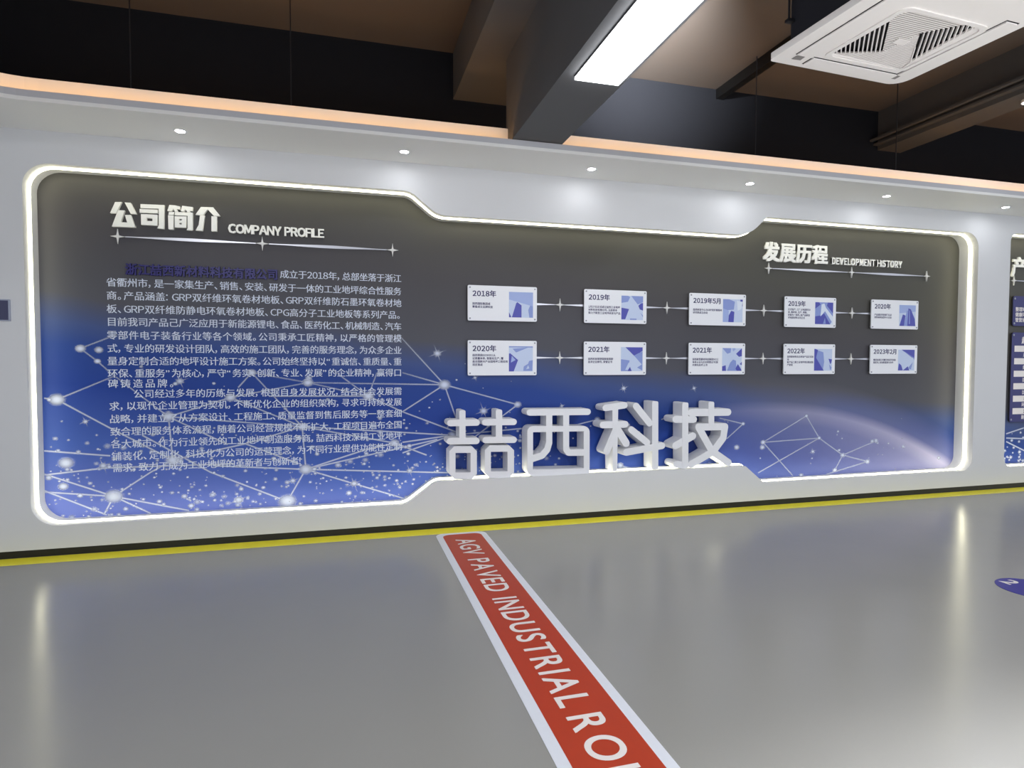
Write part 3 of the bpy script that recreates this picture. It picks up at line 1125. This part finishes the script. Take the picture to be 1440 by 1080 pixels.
# ================================================================== RIGHT MURAL BOARDS
for (za, zb, lab, rows) in ((1.872, 2.222, 'small glossy navy board with white text, upper of the two at the right edge', None),
                            (.735, 1.795, 'tall navy table board with white rows, lower of the two at the right edge', 1)):
    t = thing('information_board', (8.6, -.02, za), lab, 'board', 'right mural boards')
    mb = MB()
    mb.prism(rrect(7.785, 9.5, za, zb, .03, 4), -.03, -.012, 'board', side='board_edge')
    mb.build('plate', t)
    mb = MB()
    if rows is None:
        put_text(mb, '四大系列产品', 8.02 - .04, zb - .105, .07, 'sign_text', y=-.0305, bold=.02)
        for q, s in enumerate(('整理地坪系列产品', '健康环保新型材料', '管营协同一体服务')):
            put_text(mb, s, 7.825, zb - .175 - q * .062, .055, 'sign_text', y=-.0305, bold=.02)
    else:
        put_text(mb, '越多产品', 7.94, zb - .125, .09, 'sign_text', y=-.0305, bold=.03)
        z = zb - .155
        for q in range(6):
            mb.box(7.83, 9.44, -.031, -.0302, z - .072, z, 'sign_text')
            put_text(mb, '性能指标检测'[q] + '项目', 8.0, z - .058, .055, 'navy_ink', y=-.0315, bold=.02)
            put_text(mb, '产细抗比环耐'[q] + '品类', 7.97, z - .128, .055, 'sign_text', y=-.0305, bold=.02)
            z -= .148
    mb.build('printed_rows', t)
    for (xx, zz) in ((7.81, za + .03), (7.81, zb - .03)):
        mb = MB()
        mb.tube((xx, -.012, zz), (xx, -.034, zz), .012, 'steel', 10)
        mb.build('standoff_screw', t)

# plaque at the left frame edge
t = thing('wall_plaque', (-2.25, F, 1.73), 'small slate blue plaque on the white wall at the left frame edge', 'plaque')
mb = MB()
mb.prism(rrect(-2.42, -2.097, 1.722, 1.876, .004, 2), F - .016, F, 'plaque_edge')
mb.build('backplate', t)
mb = MB()
mb.prism([(-2.41, 1.73), (-2.106, 1.73), (-2.106, 1.867), (-2.41, 1.867)], F - .019, F - .016, 'plaque')
mb.build('face', t)
mb = MB()
put_text(mb, '出口', -2.315, 1.77, .085, 'plaque_ink', y=F - .0195, bold=.02)
mb.build('printed_text', t)

# hanging rods
for x, y, lab in ((-1.222, -.5, 'thin dark ceiling rod above the soffit, leftmost'), (-.163, -.5, 'thin dark ceiling rod above the soffit, left of the beam'),
                  (3.913, -.45, 'thin dark ceiling rod above the soffit, right of the panel light'), (5.5, -.5, 'thin dark ceiling rod above the soffit, near the right beam')):
    mb = MB()
    mb.tube((x, y, ZS + .025), (x, y, ZC), .0042, 'rod')
    tag(mb.build('hanging_rod', origin=(x, y, ZS + .025)), lab, 'rod', 'soffit hanging rods')

# pipes on the right beam
for (x, z, lab) in ((5.985, 3.885, 'slim dark conduit beside the right beam, lower of two'), (5.935, 3.925, 'slim dark conduit beside the right beam, upper of two')):
    mb = MB()
    mb.box(x, 6.047 if z < 3.9 else 5.975, -9.3, YB, z, z + .02, 'beam_shaded')
    tag(mb.build('ceiling_conduit'), lab, 'conduit', 'right beam conduits')

# ================================================================== AIR CONDITIONER
AXC, AYC, AW, AL, AZ = 2.97, -2.92, .945, .945, 3.1
AR = R(3.2)
t = thing('air_conditioner', (AXC, AYC, AZ), 'white ceiling cassette air conditioner with slatted intake', 'air conditioner')
q3 = Matrix.Rotation(AR, 2)


def al(x, y):
    p = q3 @ Vector((x, y))
    return (AXC + p.x, AYC + p.y)


def arect(x0, x1, y0, y1, r_=0, n=5):
    l = fillet([(x0, y0, r_), (x1, y0, r_), (x1, y1, r_), (x0, y1, r_)], n) if r_ else [(x0, y0), (x1, y0), (x1, y1), (x0, y1)]
    return [al(*p) for p in l]


hw, hl = AW / 2, AL / 2
mb = MB()
outer = [al(*p) for p in fillet([(-hw, -hl, .03), (hw, -hl, .05), (hw, hl, .09), (-hw, hl, .025)], 6)]
GX, GY = .045, .09       # the intake sits a little off centre
hole = arect(GX - .27, GX + .27, GY - .235, GY + .235, .05)
mb.prism([outer, hole], AZ, AZ + .035, 'ac', axis='z')
mb.build('front_panel', t)
mb = MB()
mb.prism(arect(-hw + .075, hw - .075, -hl + .06, hl - .06, .03), AZ + .035, 3.5, 'ac_body', axis='z')
mb.build('body', t)
mb = MB()
mb.prism(arect(GX - .27, GX + .27, GY - .235, GY + .235, .05), AZ + .028, AZ + .034, 'ac_dark', axis='z')
mb.build('intake_cavity', t)
for (x0, x1, y0, y1) in ((-.27, .34, hl - .11, hl - .04), (-.27, .34, -.385, -.29), (-hw + .09, -hw + .19, -.22, .36), (hw - .135, hw - .06, -.22, .36)):
    mb = MB()
    mb.prism(arect(x0 - .006, x1 + .006, y0 - .006, y1 + .006), AZ - .0015, AZ, 'ac_dark', axis='z')
    mb.build('outlet_slot', t)
    mb = MB()
    mb.prism(arect(x0, x1, y0, y1), AZ - .008, AZ - .0005, 'ac', axis='z')
    mb.build('flap', t)
for sx_ in (-1, 1):
    for sy_ in (-1, 1):
        mb = MB()
        cx_, cy_ = sx_ * (hw - .125), sy_ * (hl - .085)
        mb.prism([al(*p) for p in ((cx_ - .025, cy_ - .012), (cx_ + .025, cy_ - .025), (cx_ + .03, cy_ + .02), (cx_ - .025, cy_ + .025))], AZ - .003, AZ, 'ac_grey', axis='z')
        mb.build('corner_vent', t)
# grille: frame, two solid louvred quarters, two quarters of open diagonal bars
mb = MB()
al0 = al
al = lambda x, y: al0(x + GX, y + GY)
mb.prism([arect(-.285, .285, -.25, .25, .05), arect(-.262, .262, -.227, .227, .05)], AZ - .006, AZ, 'ac', axis='z')
GA, GB = .256, .222
ctr = (0, 0)
quad = {'left': [(-.25, .215), (-.24, -.125), (-.005, .115)], 'right': [(.01, -.085), (.235, .145), (.21, -.22), (.15, -.222)],
        'far': [(-.25, .215), (.256, .222), (.235, .145), (.01, -.085), (-.005, .115)],
        'near': [(-.24, -.125), (-.005, .115), (.01, -.085), (.15, -.222), (-.256, -.222)]}


def clip_line(poly, nx_, ny_, c):
    """points where line nx*x+ny*y=c meets a convex polygon"""
    hits = []
    for i in range(len(poly)):
        a, b = poly[i - 1], poly[i]
        da = nx_ * a[0] + ny_ * a[1] - c
        db = nx_ * b[0] + ny_ * b[1] - c
        if da * db < 0:
            s_ = da / (da - db)
            hits.append((a[0] + (b[0] - a[0]) * s_, a[1] + (b[1] - a[1]) * s_))
    return hits


for key in ('left', 'right'):
    for m_ in range(-20, 21):
        h_ = clip_line(quad[key], .7071, -.7071, m_ * .0205 + .004)
        if len(h_) == 2 and (Vector(h_[0]) - Vector(h_[1])).length > .01:
            d_ = (Vector(h_[1]) - Vector(h_[0])).normalized()
            nn = Vector((-d_.y, d_.x)) * .0028
            a, b = Vector(h_[0]), Vector(h_[1])
            mb.prism([al(*(a - nn)), al(*(b - nn)), al(*(b + nn)), al(*(a + nn))], AZ, AZ + .02, 'ac', axis='z')
for key in ('far', 'near'):
    poly = quad[key]
    mb.prism([al(*p) for p in poly], AZ + .006, AZ + .012, 'ac_grille', axis='z')
    for m_ in range(1, 30):
        yy = (GB - m_ * .0098 * (1 if key == 'far' else 1.35)) * (1 if key == 'far' else -1)
        h_ = clip_line(poly, 0, 1, yy)
        if len(h_) == 2 and abs(h_[0][0] - h_[1][0]) > .012:
            xa, xb = sorted((h_[0][0], h_[1][0]))
            mb.prism(arect(xa, xb, yy - .0018, yy + .0018), AZ + .004, AZ + .006, 'ac', axis='z')
mb.prism(arect(-.05, .03, -.018, .022), AZ - .001, AZ + .004, 'ac', axis='z')
for pl in ([(.262, .227), (.235, .145), (.21, -.22), (.262, -.227)], [(-.262, .227), (-.262, -.227), (-.24, -.125), (-.25, .215)],
           [(.15, -.222), (.145, -.227), (.262, -.227), (.21, -.22)], [(-.262, .227), (-.25, .215), (.256, .222), (.262, .227)]):
    mb.prism([al(*p) for p in pl], AZ + .001, AZ + .012, 'ac', axis='z')
mb.build('intake_grille', t)
al = al0
for (sx_, sy_) in ((-1, 1), (1, 1), (-1, -1), (1, -1)):
    p = al(sx_ * (hw - .05), sy_ * (hl - .09))
    mb = MB()
    mb.tube((p[0], p[1], 3.28), (p[0], p[1], ZC), .006, 'rod')
    a = al(sx_ * (hw - .075), sy_ * (hl - .09))
    mb.box(min(p[0], a[0]) - .015, max(p[0], a[0]) + .015, p[1] - .015, p[1] + .015, 3.27, 3.285, 'rod')
    mb.build('hanger_rod', t)

# ================================================================== FLOOR MARKINGS
mb = MB()
mb.box(X0, X1, F - .165, F, 0, .002, 'yellow')
tag(mb.build('floor_stripe'), 'narrow yellow stripe painted on the floor along the black skirting', 'floor marking')

t = thing('floor_sign', (1.13, -2.7, 0), 'long red and white floor banner running from the yellow stripe to the viewer', 'floor sign')
mb = MB()
mb.prism(fillet([(.92, -5.2, 0), (1.342, -5.2, 0), (1.342, -.392, .07), (.92, -.392, .07)], 6), 0, .002, 'sign_white', axis='z')
mb.build('white_border', t)
mb = MB()
mb.prism(fillet([(.972, -5.18, 0), (1.293, -5.18, 0), (1.293, -.44, .06), (.972, -.44, .06)], 6), .002, .003, 'sign_red', axis='z')
mb.build('red_field', t)
FRM = lambda a, b, c: (1.057 + b, -.585 - a, .0036 + c)
CAPH = .150 / .691
x = 0
for wd_, xa, xb in (('AGV', 0, .42), ('PAVED', .505, 1.17), ('INDUSTRIAL', 1.262, 2.49), ('ROLL', 2.54, 3.09), ('MATERIAL', 3.16, 4.3)):
    mb = MB()
    put_text(mb, wd_, xa, 0, CAPH, 'sign_text', width=xb - xa, bold=.015, frame=FRM, sx=.9, gap=.1)
    mb.build('word', t)

t = thing('floor_sticker', (4.42, -2.585, 0), 'round navy floor sticker with white mark at the right frame edge', 'floor sticker')
mb = MB()
n = 40
mb.prism([(4.42 + .187 * math.cos(2 * math.pi * k / n), -2.585 + .19 * math.sin(2 * math.pi * k / n)) for k in range(n)], 0, .002, 'sign_blue', axis='z')
mb.build('disc', t)
mb = MB()
put_text(mb, '2', 0, 0, .15, 'sign_text', bold=.025, frame=lambda a, b, c: (4.35 + b, -2.425 - a, .0026 + c))
mb.build('white_mark', t)
